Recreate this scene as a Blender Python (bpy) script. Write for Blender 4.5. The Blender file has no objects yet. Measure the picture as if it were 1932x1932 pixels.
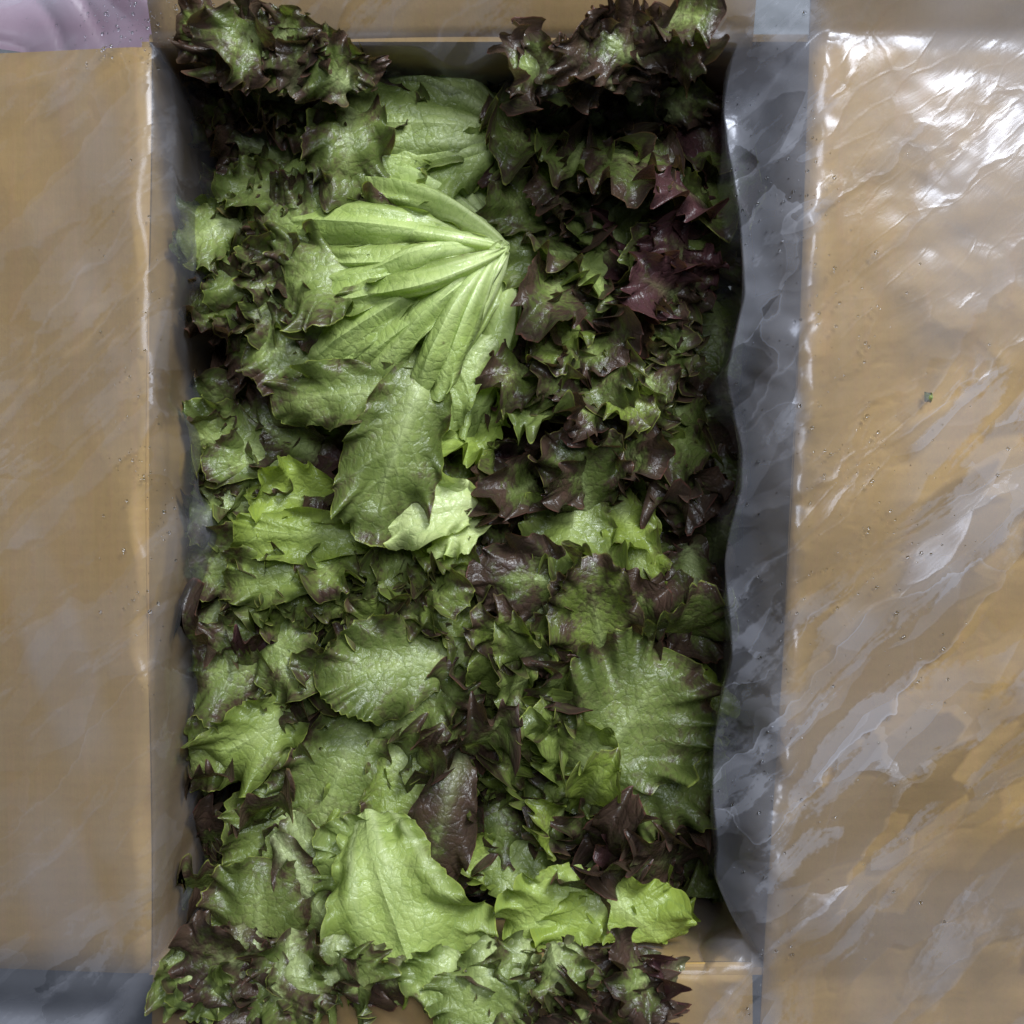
import bpy, math, random
import numpy as np
from mathutils import Vector, Matrix, Euler

random.seed(7)
sc = bpy.context.scene
COL = sc.collection
R = math.radians

# ---------------------------------------------------------------- camera, light, exposure
S = 0.00032            # metres per photo unit (photo is 1932 units wide) at lettuce level z = 0
D = 0.665              # camera height above lettuce level
cam_d = bpy.data.cameras.new("camera"); cam = bpy.data.objects.new("camera", cam_d); COL.objects.link(cam)
cam.location = (0, 0, D); cam.rotation_euler = (0, 0, 0)
cam_d.sensor_width = 36; cam_d.lens = 36 * D / (1932 * S)
cam_d.clip_start = 0.01; cam_d.clip_end = 50
cam_d.dof.use_dof = True; cam_d.dof.focus_distance = D - 0.005
cam_d.dof.aperture_fstop = (cam_d.lens / 1000) / 0.0030
sc.camera = cam

w = bpy.data.worlds.new("World"); sc.world = w; w.use_nodes = True
w.node_tree.nodes["Background"].inputs[0].default_value = (0.62, 0.74, 1.0, 1)
w.node_tree.nodes["Background"].inputs[1].default_value = 0.065

def area(name, loc, target, size, size_y, energy, color):
    l = bpy.data.lights.new(name, 'AREA'); l.shape = 'RECTANGLE'; l.size = size; l.size_y = size_y
    l.energy = energy; l.color = color
    o = bpy.data.objects.new(name, l); COL.objects.link(o)
    o.location = loc
    o.rotation_euler = (Vector(target) - Vector(loc)).to_track_quat('-Z', 'Y').to_euler()
    return o
area("window_light", (0.74, 1.10, 1.25), (-0.05, -0.05, 0), 0.60, 0.50, 54, (0.90, 0.95, 1.0))
area("ceiling_lamp", (0.16, 0.42, 1.55), (0, 0, 0), 0.60, 0.40, 15.0, (0.84, 0.90, 1.0))

sc.view_settings.view_transform = 'Standard'; sc.view_settings.look = 'None'
sc.view_settings.exposure = -0.12; sc.view_settings.gamma = 1.0

# ---------------------------------------------------------------- helpers
def wp(px, py, z=0.0):
    """a photo position at height z -> world x, y"""
    k = S * (D - z) / D
    return (px - 966) * k, (966 - py) * k

def hash2(ix, iy, seed):
    h = (ix.astype(np.int64) * 374761393 + iy.astype(np.int64) * 668265263 + seed * 974711) & 0x7fffffff
    h = ((h ^ (h >> 13)) * 1274126177) & 0x7fffffff
    h = (h ^ (h >> 16)) & 0x7fffffff
    return h / float(0x7fffffff)

def vnoise(x, y, seed=0):
    ix = np.floor(x); iy = np.floor(y); fx = x - ix; fy = y - iy
    fx = fx * fx * fx * (fx * (fx * 6 - 15) + 10); fy = fy * fy * fy * (fy * (fy * 6 - 15) + 10)
    a = hash2(ix, iy, seed); b = hash2(ix + 1, iy, seed); c = hash2(ix, iy + 1, seed); d = hash2(ix + 1, iy + 1, seed)
    return (a + (b - a) * fx) * (1 - fy) + (c + (d - c) * fx) * fy        # 0..1

def sstep(a, b, x):
    t = np.clip((x - a) / (b - a), 0, 1); return t * t * (3 - 2 * t)

def grid_mesh(name, P, uvs=None, col=None, closed=False):
    """P: (nv, nu, 3) grid"""
    nv, nu = P.shape[:2]
    idx = np.arange(nv * nu).reshape(nv, nu)
    if closed:
        a = idx[:-1]; b = np.roll(idx, -1, 1)[:-1]; c = np.roll(idx, -1, 1)[1:]; d = idx[1:]
    else:
        a = idx[:-1, :-1]; b = idx[:-1, 1:]; c = idx[1:, 1:]; d = idx[1:, :-1]
    F = np.stack([a, b, c, d], -1).reshape(-1, 4)
    me = bpy.data.meshes.new(name)
    me.vertices.add(nv * nu); me.vertices.foreach_set("co", P.reshape(-1).astype(np.float32))
    n = len(F)
    me.loops.add(n * 4); me.polygons.add(n)
    me.loops.foreach_set("vertex_index", F.reshape(-1).astype(np.int32))
    me.polygons.foreach_set("loop_start", (np.arange(n) * 4).astype(np.int32))
    me.polygons.foreach_set("loop_total", np.full(n, 4, np.int32))
    me.update(calc_edges=True)
    me.polygons.foreach_set("use_smooth", np.ones(n, bool))
    li = F.reshape(-1)
    for k, uv in (uvs or {}).items():
        l = me.uv_layers.new(name=k); l.data.foreach_set("uv", uv.reshape(-1, 2)[li].reshape(-1).astype(np.float32))
    for k, c in (col or {}).items():
        at = me.attributes.new(k, 'FLOAT_COLOR', 'POINT'); at.data.foreach_set("color", c.reshape(-1).astype(np.float32))
    return me

def link(name, me, mat=None, parent=None, label=None, cat=None, group=None, kind=None):
    o = bpy.data.objects.new(name, me); COL.objects.link(o)
    if mat and me is not None and not me.materials: me.materials.append(mat)
    if parent: o.parent = parent
    for k, v in (('label', label), ('category', cat), ('group', group), ('kind', kind)):
        if v: o[k] = v
    return o

def box_mesh(name, x0, x1, y0, y1, z0, z1, bevel=0.0):
    import bmesh
    bm = bmesh.new(); bmesh.ops.create_cube(bm, size=1)
    for v in bm.verts:
        v.co = ((x0 + x1) / 2 + v.co.x * (x1 - x0), (y0 + y1) / 2 + v.co.y * (y1 - y0), (z0 + z1) / 2 + v.co.z * (z1 - z0))
    if bevel: bmesh.ops.bevel(bm, geom=bm.edges[:], offset=bevel, segments=2, affect='EDGES')
    me = bpy.data.meshes.new(name); bm.to_mesh(me); bm.free()
    return me

class NT:
    def __init__(s, name):
        s.m = bpy.data.materials.new(name); s.m.use_nodes = True; s.t = s.m.node_tree
        s.t.nodes.clear(); s.out = s.n('ShaderNodeOutputMaterial')
    def n(s, kind, inputs=None, **kw):
        o = s.t.nodes.new(kind)
        for k, v in kw.items(): setattr(o, k, v)
        for k, v in (inputs or {}).items(): s.set(o.inputs[k], v)
        return o
    def set(s, sock, v):
        if isinstance(v, bpy.types.NodeSocket): s.t.links.new(v, sock)
        elif isinstance(v, (tuple, list)) and sock.type == 'RGBA' and len(v) == 3: sock.default_value = (*v, 1)
        else: sock.default_value = v
    def math(s, op, a, b=0.0, c=0.0, clamp=False):
        o = s.n('ShaderNodeMath', operation=op, use_clamp=clamp)
        s.set(o.inputs[0], a); s.set(o.inputs[1], b); s.set(o.inputs[2], c); return o.outputs[0]
    def mix(s, f, a, b, blend='MIX'):
        o = s.n('ShaderNodeMix', data_type='RGBA', blend_type=blend)
        s.set(o.inputs[0], f); s.set(o.inputs[6], a); s.set(o.inputs[7], b); return o.outputs[2]
    def ramp(s, v, a, b, lo=0.0, hi=1.0):
        o = s.n('ShaderNodeMapRange', interpolation_type='SMOOTHSTEP')
        for i, x in enumerate((v, a, b, lo, hi)): s.set(o.inputs[i], x)
        return o.outputs[0]

# ---------------------------------------------------------------- materials
def make_leaf_material():
    m = NT("lettuce_leaf")
    at = m.n('ShaderNodeAttribute', attribute_name='lf', attribute_type='GEOMETRY')
    sep = m.n('ShaderNodeSeparateColor', {0: at.outputs['Color']})
    V, RIB, BL = sep.outputs[0], sep.outputs[1], sep.outputs[2]
    oi = m.n('ShaderNodeObjectInfo'); osep = m.n('ShaderNodeSeparateColor', {0: oi.outputs['Color']})
    RED, PALE, YEL = osep.outputs[0], osep.outputs[1], osep.outputs[2]
    rnd = oi.outputs['Random']
    flat = m.n('ShaderNodeUVMap', uv_map='flat').outputs[0]
    off = m.n('ShaderNodeCombineXYZ', {0: m.math('MULTIPLY', rnd, 37.0), 1: m.math('MULTIPLY', rnd, 91.0), 2: 0.0}).outputs[0]
    P = m.n('ShaderNodeVectorMath', {0: flat, 1: off}, operation='ADD').outputs[0]
    nz = m.n('ShaderNodeTexNoise', {'Vector': P, 'Scale': 0.55, 'Detail': 5.0, 'Roughness': 0.6}).outputs[0]
    nf = m.n('ShaderNodeTexNoise', {'Vector': P, 'Scale': 3.0, 'Detail': 4.0, 'Roughness': 0.6})
    warp = m.n('ShaderNodeVectorMath', {0: nf.outputs['Color'], 1: (0.35, 0.35, 0.0)}, operation='MULTIPLY').outputs[0]
    PW = m.n('ShaderNodeVectorMath', {0: P, 1: warp}, operation='ADD').outputs[0]
    v1 = m.n('ShaderNodeTexVoronoi', {'Vector': PW, 'Scale': 0.62, 'Randomness': 1.0}, voronoi_dimensions='2D', feature='DISTANCE_TO_EDGE').outputs['Distance']
    v2 = m.n('ShaderNodeTexVoronoi', {'Vector': PW, 'Scale': 1.7, 'Randomness': 1.0}, voronoi_dimensions='2D', feature='DISTANCE_TO_EDGE').outputs['Distance']
    v3 = m.n('ShaderNodeTexVoronoi', {'Vector': PW, 'Scale': 4.5, 'Randomness': 1.0}, voronoi_dimensions='2D', feature='DISTANCE_TO_EDGE').outputs['Distance']
    l1 = m.ramp(v1, 0.0, 0.032, 1.0, 0.0); l2 = m.ramp(v2, 0.0, 0.07, 1.0, 0.0); l3 = m.ramp(v3, 0.0, 0.12, 1.0, 0.0)
    vein = m.math('MAXIMUM', l1, m.math('MAXIMUM', m.math('MULTIPLY', l2, 0.75), m.math('MULTIPLY', l3, 0.35)))
    vein = m.math('MULTIPLY', vein, m.ramp(nf.outputs[0], 0.3, 0.6, 0.4, 1.0))
    # red pigment towards the margin, in blotches
    q = m.math('ADD', m.math('MULTIPLY', m.math('SUBTRACT', V, 0.72), m.ramp(RED, 0.85, 0.94, 1.3, 0.4)), m.math('MULTIPLY', m.math('SUBTRACT', RED, 0.46), 2.0))
    q = m.math('ADD', q, m.math('MULTIPLY', m.math('SUBTRACT', nz, 0.5), 3.8))
    q = m.math('ADD', q, m.math('MULTIPLY', m.math('SUBTRACT', nf.outputs[0], 0.5), 1.3))
    q = m.math('ADD', q, m.math('MULTIPLY', vein, -0.10))
    red = m.ramp(q, -0.35, 0.75)
    red = m.math('MULTIPLY', red, m.math('SUBTRACT', 1.0, m.math('MULTIPLY', RIB, 0.85)))
    green = m.mix(m.ramp(nz, 0.3, 0.7), (0.090, 0.118, 0.028), (0.205, 0.262, 0.070))
    pale = m.mix(m.ramp(nz, 0.3, 0.7), (0.35, 0.46, 0.11), (0.52, 0.63, 0.21))
    pv = m.math('ADD', PALE, m.math('MULTIPLY', m.math('SUBTRACT', 0.45, V), 0.9), clamp=True)
    c = m.mix(pv, green, pale)
    c = m.mix(m.ramp(PALE, 0.85, 1.0), c, (0.56, 0.63, 0.28))
    c = m.mix(YEL, c, (0.37, 0.48, 0.050))
    c = m.mix(RIB, c, (0.64, 0.71, 0.38))
    wash = m.math('MULTIPLY', m.ramp(m.math('ADD', nf.outputs[0], m.math('MULTIPLY', nz, 0.8)), 0.80, 1.15), m.ramp(RED, 0.15, 0.6, 0.0, 0.75))
    c = m.mix(m.math('MULTIPLY', wash, m.math('SUBTRACT', 1.0, RIB)), c, (0.125, 0.105, 0.050))
    redc = m.mix(m.ramp(nz, 0.35, 0.7), (0.042, 0.023, 0.023), (0.078, 0.040, 0.033))
    redc = m.mix(m.ramp(RED, 0.95, 1.0), redc, (0.070, 0.022, 0.034))
    c = m.mix(m.math('MULTIPLY', red, 0.93), c, redc)
    veinc = m.mix(red, m.mix(PALE, (0.06, 0.10, 0.02), (0.30, 0.45, 0.14)), (0.03, 0.022, 0.014))
    c = m.mix(m.math('MULTIPLY', vein, 0.46), c, veinc)
    # thin pale or rusty margin line
    edge = m.ramp(V, 0.968, 0.995)
    ec = m.mix(m.ramp(RED, 0.5, 0.75), (0.38, 0.44, 0.09), (0.17, 0.065, 0.05))
    c = m.mix(m.math('MULTIPLY', edge, m.ramp(nf.outputs[0], 0.4, 0.6, 0.15, 0.75)), c, ec)
    # a few brown bruises
    br = m.math('MULTIPLY', m.ramp(m.n('ShaderNodeTexNoise', {'Vector': P, 'Scale': 1.4, 'Detail': 3.0}).outputs[0], 0.70, 0.78), 0.6)
    c = m.mix(br, c, (0.10, 0.075, 0.03))
    # bumps: puckers between the veins, sunk veins
    puck = m.math('MINIMUM', v2, 0.22)
    h = m.math('ADD', m.math('MULTIPLY', puck, 0.8), m.math('MULTIPLY', m.math('MINIMUM', v1, 0.25), 0.55))
    h = m.math('ADD', h, m.math('MULTIPLY', m.math('MINIMUM', v3, 0.2), 0.22))
    h = m.math('ADD', h, m.math('MULTIPLY', nf.outputs[0], 0.12))
    fine = m.n('ShaderNodeTexNoise', {'Vector': P, 'Scale': 22.0, 'Detail': 3.0}).outputs[0]
    h = m.math('ADD', h, m.math('MULTIPLY', fine, 0.035))
    bump = m.n('ShaderNodeBump', {'Height': h, 'Strength': m.math('MULTIPLY', at.outputs['Alpha'], 0.5), 'Distance': 0.0030})
    rough = m.ramp(nf.outputs[0], 0.3, 0.7, 0.20, 0.38)
    pb = m.n('ShaderNodeBsdfPrincipled', {'Base Color': c, 'Roughness': rough, 'Normal': bump.outputs[0], 'IOR': 1.42})
    pb.inputs['Specular IOR Level'].default_value = 0.62
    tc = m.mix(0.35, c, m.mix(0.5, c, (0.55, 0.75, 0.04), 'MULTIPLY'))
    tcb = m.n('ShaderNodeVectorMath', {0: tc, 1: (1.5, 1.55, 0.9)}, operation='MULTIPLY').outputs[0]
    tr = m.n('ShaderNodeBsdfTranslucent', {'Color': tcb, 'Normal': bump.outputs[0]})
    mx = m.n('ShaderNodeMixShader', {0: 0.30, 1: pb.outputs[0], 2: tr.outputs[0]})
    m.t.links.new(mx.outputs[0], m.out.inputs[0])
    return m.m
LEAF = make_leaf_material()

def make_card(name, base, dark):
    m = NT(name)
    P = m.n('ShaderNodeTexCoord').outputs['Object']
    n1 = m.n('ShaderNodeTexNoise', {'Vector': P, 'Scale': 9.0, 'Detail': 5.0}).outputs[0]
    st = m.n('ShaderNodeMapping', {'Vector': P, 'Scale': (60, 4, 20)}).outputs[0]
    n2 = m.n('ShaderNodeTexNoise', {'Vector': st, 'Scale': 4.0, 'Detail': 4.0}).outputs[0]
    n3 = m.n('ShaderNodeTexNoise', {'Vector': P, 'Scale': 420.0, 'Detail': 2.0}).outputs[0]
    c = m.mix(m.ramp(n1, 0.3, 0.7), dark, base)
    c = m.mix(m.math('MULTIPLY', m.ramp(n2, 0.4, 0.8), 0.25), c, (0.36, 0.19, 0.08))
    c = m.mix(m.math('MULTIPLY', m.ramp(n3, 0.5, 0.75), 0.22), c, (0.24, 0.12, 0.045))
    sx_ = m.n('ShaderNodeSeparateXYZ', {0: P}).outputs[1]
    cor = m.math('SINE', m.math('ADD', m.math('MULTIPLY', sx_, 820.0), m.math('MULTIPLY', n1, 3.0)))
    n2 = m.math('ADD', n2, m.math('MULTIPLY', cor, 0.16))
    b = m.n('ShaderNodeBump', {'Height': m.math('ADD', n2, m.math('MULTIPLY', n3, 0.4)), 'Strength': 0.3, 'Distance': 0.0008})
    pb = m.n('ShaderNodeBsdfPrincipled', {'Base Color': c, 'Roughness': 0.75, 'Normal': b.outputs[0]})
    m.t.links.new(pb.outputs[0], m.out.inputs[0]); return m.m
CARD = make_card("cardboard", (0.35, 0.220, 0.062), (0.27, 0.168, 0.045))
STICK = make_card("brown_sticker", (0.30, 0.175, 0.030), (0.26, 0.15, 0.025))

def make_plastic():
    m = NT("clear_plastic_film")
    at = m.n('ShaderNodeAttribute', attribute_name='film', attribute_type='GEOMETRY')
    sep = m.n('ShaderNodeSeparateColor', {0: at.outputs['Color']})
    MILK, WRINK = sep.outputs[0], sep.outputs[1]
    P = m.n('ShaderNodeTexCoord').outputs['Object']
    rot = m.n('ShaderNodeMapping', {'Vector': P, 'Rotation': (0, 0, R(-42))}).outputs[0]
    ani = m.n('ShaderNodeMapping', {'Vector': rot, 'Scale': (8, 42, 16)}).outputs[0]
    n0 = m.n('ShaderNodeTexNoise', {'Vector': P, 'Scale': 11.0, 'Detail': 3.0})
    w0 = m.n('ShaderNodeVectorMath', {0: n0.outputs['Color'], 1: (1.2, 1.2, 1.2)}, operation='MULTIPLY').outputs[0]
    pa = m.n('ShaderNodeVectorMath', {0: ani, 1: w0}, operation='ADD').outputs[0]
    nb = m.n('ShaderNodeTexNoise', {'Vector': pa, 'Scale': 0.85, 'Detail': 6.0, 'Roughness': 0.62, 'Distortion': 0.5}).outputs[0]
    big = m.n('ShaderNodeTexNoise', {'Vector': P, 'Scale': 7.0, 'Detail': 3.0}).outputs[0]
    n9 = m.n('ShaderNodeTexNoise', {'Vector': P, 'Scale': 60.0, 'Detail': 3.0})
    w1 = m.n('ShaderNodeVectorMath', {0: m.n('ShaderNodeVectorMath', {0: w0, 1: (0.9, 0.9, 0.9)}, operation='MULTIPLY').outputs[0], 1: m.n('ShaderNodeVectorMath', {0: n9.outputs['Color'], 1: (0.22, 0.22, 0.22)}, operation='MULTIPLY').outputs[0]}, operation='ADD').outputs[0]
    def facet(sc_, scale):
        mp = m.n('ShaderNodeMapping', {'Vector': rot, 'Scale': sc_}).outputs[0]
        q_ = m.n('ShaderNodeVectorMath', {0: mp, 1: w1}, operation='ADD').outputs[0]
        v_ = m.n('ShaderNodeTexVoronoi', {'Vector': q_, 'Scale': scale, 'Randomness': 1.0}, feature='F1')
        e_ = m.n('ShaderNodeTexVoronoi', {'Vector': q_, 'Scale': scale, 'Randomness': 1.0}, feature='DISTANCE_TO_EDGE')
        return v_.outputs['Color'], e_.outputs['Distance']
    fa, ea = facet((4.5, 24, 10), 1.0)          # long diagonal facets
    fb, eb = facet((24, 70, 20), 1.0)          # small facets
    fas = m.n('ShaderNodeSeparateColor', {0: fa}); fbs = m.n('ShaderNodeSeparateColor', {0: fb})
    # frosted streaks where the film clings
    spk = m.n('ShaderNodeTexNoise', {'Vector': P, 'Scale': 330.0, 'Detail': 2.0}).outputs[0]
    patch = m.ramp(m.math('ADD', m.math('ADD', nb, m.math('MULTIPLY', spk, 0.10)), m.math('MULTIPLY', big, 0.45)), 0.81, 0.86)
    fmilk = m.math('ADD', m.math('MULTIPLY', m.ramp(fas.outputs[2], 0.45, 0.95), 0.10), m.math('MULTIPLY', m.ramp(fbs.outputs[2], 0.5, 0.95), 0.13))
    l1 = m.math('MULTIPLY', m.ramp(ea, 0.0, 0.028, 1.0, 0.0), m.ramp(fas.outputs[0], 0.5, 0.85))
    l2 = m.math('MULTIPLY', m.ramp(eb, 0.0, 0.035, 1.0, 0.0), m.ramp(fbs.outputs[0], 0.55, 0.95))
    crease = m.math('MAXIMUM', l1, m.math('MULTIPLY', l2, 0.3))
    ww = m.math('MULTIPLY', WRINK, m.math('MAXIMUM', sep.outputs[2], m.ramp(big, 0.48, 0.66, 0.05, 1.0)))
    add_ = m.math('ADD', m.math('MULTIPLY', patch, 0.20), m.math('ADD', fmilk, m.math('MULTIPLY', crease, 0.20)))
    milk = m.math('ADD', m.math('MULTIPLY', MILK, m.math('ADD', 0.75, m.math('MULTIPLY', fas.outputs[1], 0.6))), m.math('MULTIPLY', add_, ww), clamp=True)
    h = m.math('ADD', m.math('MULTIPLY', m.math('MINIMUM', ea, 0.05), -1.0), m.math('ADD', m.math('MULTIPLY', nb, 0.22), m.math('MULTIPLY', m.math('MINIMUM', eb, 0.06), -0.35)))
    bump0 = m.n('ShaderNodeBump', {'Height': h, 'Strength': m.math('MULTIPLY', m.math('ADD', WRINK, 0.1), 0.5), 'Distance': 0.004})
    # each facet leans its own way
    def lean(col, k):
        c_ = m.n('ShaderNodeVectorMath', {0: col, 1: (0.5, 0.5, 0.5)}, operation='SUBTRACT').outputs[0]
        return m.n('ShaderNodeVectorMath', {0: c_, 'Scale': m.math('MULTIPLY', ww, k)}, operation='SCALE').outputs[0]
    nn = m.n('ShaderNodeVectorMath', {0: bump0.outputs[0], 1: lean(fa, 0.32)}, operation='ADD').outputs[0]
    nn = m.n('ShaderNodeVectorMath', {0: nn, 1: lean(fb, 0.34)}, operation='ADD').outputs[0]
    nn = m.n('ShaderNodeVectorMath', {0: nn}, operation='NORMALIZE').outputs[0]
    class bump: outputs = [nn]
    tr = m.n('ShaderNodeBsdfTransparent', {'Color': (0.97, 0.97, 0.98)})
    df = m.n('ShaderNodeBsdfDiffuse', {'Color': (0.52, 0.53, 0.60), 'Normal': bump.outputs[0]})
    tl = m.n('ShaderNodeBsdfTranslucent', {'Color': (0.54, 0.55, 0.62), 'Normal': bump.outputs[0]})
    dm = m.n('ShaderNodeMixShader', {0: 0.4, 1: df.outputs[0], 2: tl.outputs[0]})
    body = m.n('ShaderNodeMixShader', {0: milk, 1: tr.outputs[0], 2: dm.outputs[0]})
    gl = m.n('ShaderNodeBsdfGlossy', {'Color': (0.8, 0.82, 0.9), 'Roughness': 0.22, 'Normal': bump.outputs[0]})
    fr = m.n('ShaderNodeFresnel', {'IOR': 1.45, 'Normal': bump.outputs[0]})
    fin = m.n('ShaderNodeMixShader', {0: m.math('MULTIPLY', fr.outputs[0], m.ramp(WRINK, 0.6, 1.0, 0.5, 0.8), clamp=True), 1: body.outputs[0], 2: gl.outputs[0]})
    m.t.links.new(fin.outputs[0], m.out.inputs[0]); return m.m
FILM = make_plastic()

def simple(name, c, rough=0.6, n=30, amt=0.35, bump=0.0, **kw):
    m = NT(name)
    P = m.n('ShaderNodeTexCoord').outputs['Object']
    nz = m.n('ShaderNodeTexNoise', {'Vector': P, 'Scale': n, 'Detail': 6.0}).outputs[0]
    cc = m.mix(m.math('MULTIPLY', m.ramp(nz, 0.3, 0.7), amt), c, tuple(x * 0.55 for x in c))
    pb = m.n('ShaderNodeBsdfPrincipled', {'Base Color': cc, 'Roughness': rough})
    if bump: pb.inputs['Normal'].default_value; m.set(pb.inputs['Normal'], m.n('ShaderNodeBump', {'Height': nz, 'Strength': 0.5, 'Distance': bump}).outputs[0])
    for k, v in kw.items(): pb.inputs[k.replace('_', ' ')].default_value = v
    m.t.links.new(pb.outputs[0], m.out.inputs[0]); return m.m
CONC = simple("concrete", (0.13, 0.145, 0.155), 0.8, 14, 0.4, 0.002)
PINK = simple("pink_plastic", (0.50, 0.33, 0.42), 0.35, 12, 0.3, 0.004)
WATER = simple("water_drop", (0.9, 0.92, 0.95), 0.03, 5, 0.0, Transmission_Weight=1.0, IOR=1.33)
STEM = simple("cut_stem", (0.42, 0.46, 0.24), 0.45, 120, 0.5, 0.001)

# ---------------------------------------------------------------- setting and box
link("floor", box_mesh("floor", -3, 3, -3, 3, -0.32, -0.30), CONC, kind='structure')

X0, X1 = -0.196, 0.150          # inner faces of the long walls
def xr(y): return X1 + y * 0.050   # the box stands a little askew on its right side
Y0, Y1 = -0.246, 0.254
ZR = 0.070                      # rim
ZB = -0.13
T = 0.004
box = link("cardboard_box", None, label="open brown cardboard box with its flaps folded outward, packed with lettuce", cat="box")
link("bottom", box_mesh("bottom", X0 - T, X1 + T, Y0 - T, Y1 + T, ZB - T, ZB), CARD, box)
link("wall", box_mesh("wall", X0 - T, X0, Y0, Y1, ZB, ZR), CARD, box)
rw = box_mesh("wall", X1, X1 + T, Y0, Y1, ZB, ZR)
for v in rw.vertices: v.co.x += v.co.y * 0.050
link("wall", rw, CARD, box)
link("wall", box_mesh("wall", X0, xr(Y0), Y0 - T, Y0, ZB, ZR), CARD, box)
link("wall", box_mesh("wall", X0, xr(Y1), Y1, Y1 + T, ZB, ZR), CARD, box)

def flap(p0, p1, out, length, z, tilt, taper=0.004):
    """panel hinged on p0-p1, reaching `length` outward, tilting down by `tilt` degrees"""
    p0 = Vector((*p0, z)); p1 = Vector((*p1, z)); o = Vector((*out, 0))
    d = (p1 - p0).normalized()
    n, k = 28, 20
    P = np.zeros((k, n, 3))
    for i in range(k):
        s = i / (k - 1)
        for j in range(n):
            t = j / (n - 1)
            a = p0.lerp(p1, t) + d * (taper * s * (1 - 2 * t))
            v = a + o * (length * s * math.cos(tilt)) + Vector((0, 0, -length * s * math.sin(tilt)))
            v.z += 0.003 * math.sin(5 * t + 2 * s) * s - 0.0015 * math.exp(-s * length / 0.005)
            v -= o * (0.0016 * math.sin(7 * t + 1) * math.exp(-s * length / 0.02))
            P[i, j] = v
    me = grid_mesh("flap", P)
    ob = link("flap", me, CARD, box)
    so = ob.modifiers.new("board", 'SOLIDIFY'); so.thickness = 0.004; so.offset = 0
    return ob
flap((X0, Y0 - 0.002), (X0, Y1 - 0.004), (-1, 0), 0.17, ZR + 0.002, R(3))
flap((xr(-0.34) - 0.001, Y0 - 0.10), (xr(0.34) - 0.001, Y1 + 0.09), (1, 0), 0.20, ZR + 0.002, R(2))
flap((X0 + 0.002, Y1), (X1 - 0.02, Y1), (0, 1), 0.17, ZR - 0.002, R(-31))
flap((X0 + 0.002, Y0), (X1 - 0.02, Y0), (0, -1), 0.17, ZR - 0.002, R(-7))
# round brown sticker on the right flap
import bmesh
bm = bmesh.new(); bmesh.ops.create_cone(bm, segments=40, radius1=0.0093, radius2=0.0093, depth=0.0004, cap_ends=True)
for v in bm.verts:
    v.co.x *= 1.06; v.co.y *= 0.95
me = bpy.data.meshes.new("sticker"); bm.to_mesh(me); bm.free()
st = link("sticker", me, STICK, box); sx, sy = wp(1503, 1384, ZR); st.location = (sx, sy, ZR + 0.0032)

# pale pink plastic sheet beyond the upper left corner
def pink_sheet():
    n = 90
    xs, ys = np.meshgrid(np.linspace(-0.44, -0.215, n), np.linspace(0.275, 0.47, n))
    z = 0.012 + 0.02 * (vnoise(xs * 18, ys * 18, 3) - 0.5) + 0.012 * np.abs(vnoise(xs * 45 + ys * 20, ys * 45, 4) - 0.5)
    return grid_mesh("plastic_bag", np.stack([xs, ys, z], -1))
link("plastic_bag", pink_sheet(), PINK, label="pale pink plastic sheet beyond the upper left corner of the box", cat="plastic bag")

# ---------------------------------------------------------------- plastic liner
SIL = [(322,98),(350,92),(480,82),(600,64),(690,62),(740,78),(800,118),(850,150),(878,150),(905,142),(935,125),(965,80),(1010,48),
       (1060,36),(1110,50),(1200,52),(1260,62),(1330,66),(1378,70),(1366,130),(1362,200),(1372,290),(1390,400),(1396,480),(1400,560),(1380,650),(1366,710),
       (1380,780),(1394,850),(1392,930),(1374,1000),(1364,1060),(1372,1150),(1376,1230),(1358,1310),(1344,1400),(1342,1500),
       (1350,1590),(1345,1650),(1372,1715),(1392,1745),(1350,1765),(1316,1800),(1312,1850),(1326,1900),(1300,1885),(1240,1872),(1190,1880),
       (1120,1892),(1060,1925),(950,1915),(850,1895),(760,1870),(700,1855),(620,1850),(500,1850),(400,1845),(335,1830),(300,1800),(300,1740),(300,1650),
       (294,1560),(290,1450),(294,1330),(305,1240),(335,1130),(352,1040),(350,990),(338,920),(330,840),(318,760),(322,680),(340,600),(352,520),
       (350,430),(345,330),(352,240),(342,160)]
def crumple(X, Y, f0, n, seed, warp=0.004, ang=None, spread=math.pi):
    """sum of folded planes: straight creases and flat facets"""
    rng = np.random.default_rng(seed); h = 0 * X; px, py = X.copy(), Y.copy()
    for i in range(n):
        a = (ang if ang is not None else 0) + (rng.random() - 0.5) * spread; f = f0 * (1 + 1.6 * rng.random()) * (1 + i * 0.18)
        c = (px * math.cos(a) + py * math.sin(a)) * f + rng.random()
        t = np.abs(c % 1 - 0.5) * 2
        md = sstep(0.35, 0.7, vnoise(X * f * 0.45 + i * 7, Y * f * 0.45, seed + i))
        h += t * md / f
        px = px + warp * (t - 0.5) * math.sin(a) * 1.5; py = py - warp * (t - 0.5) * math.cos(a) * 1.5
    return h
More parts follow.
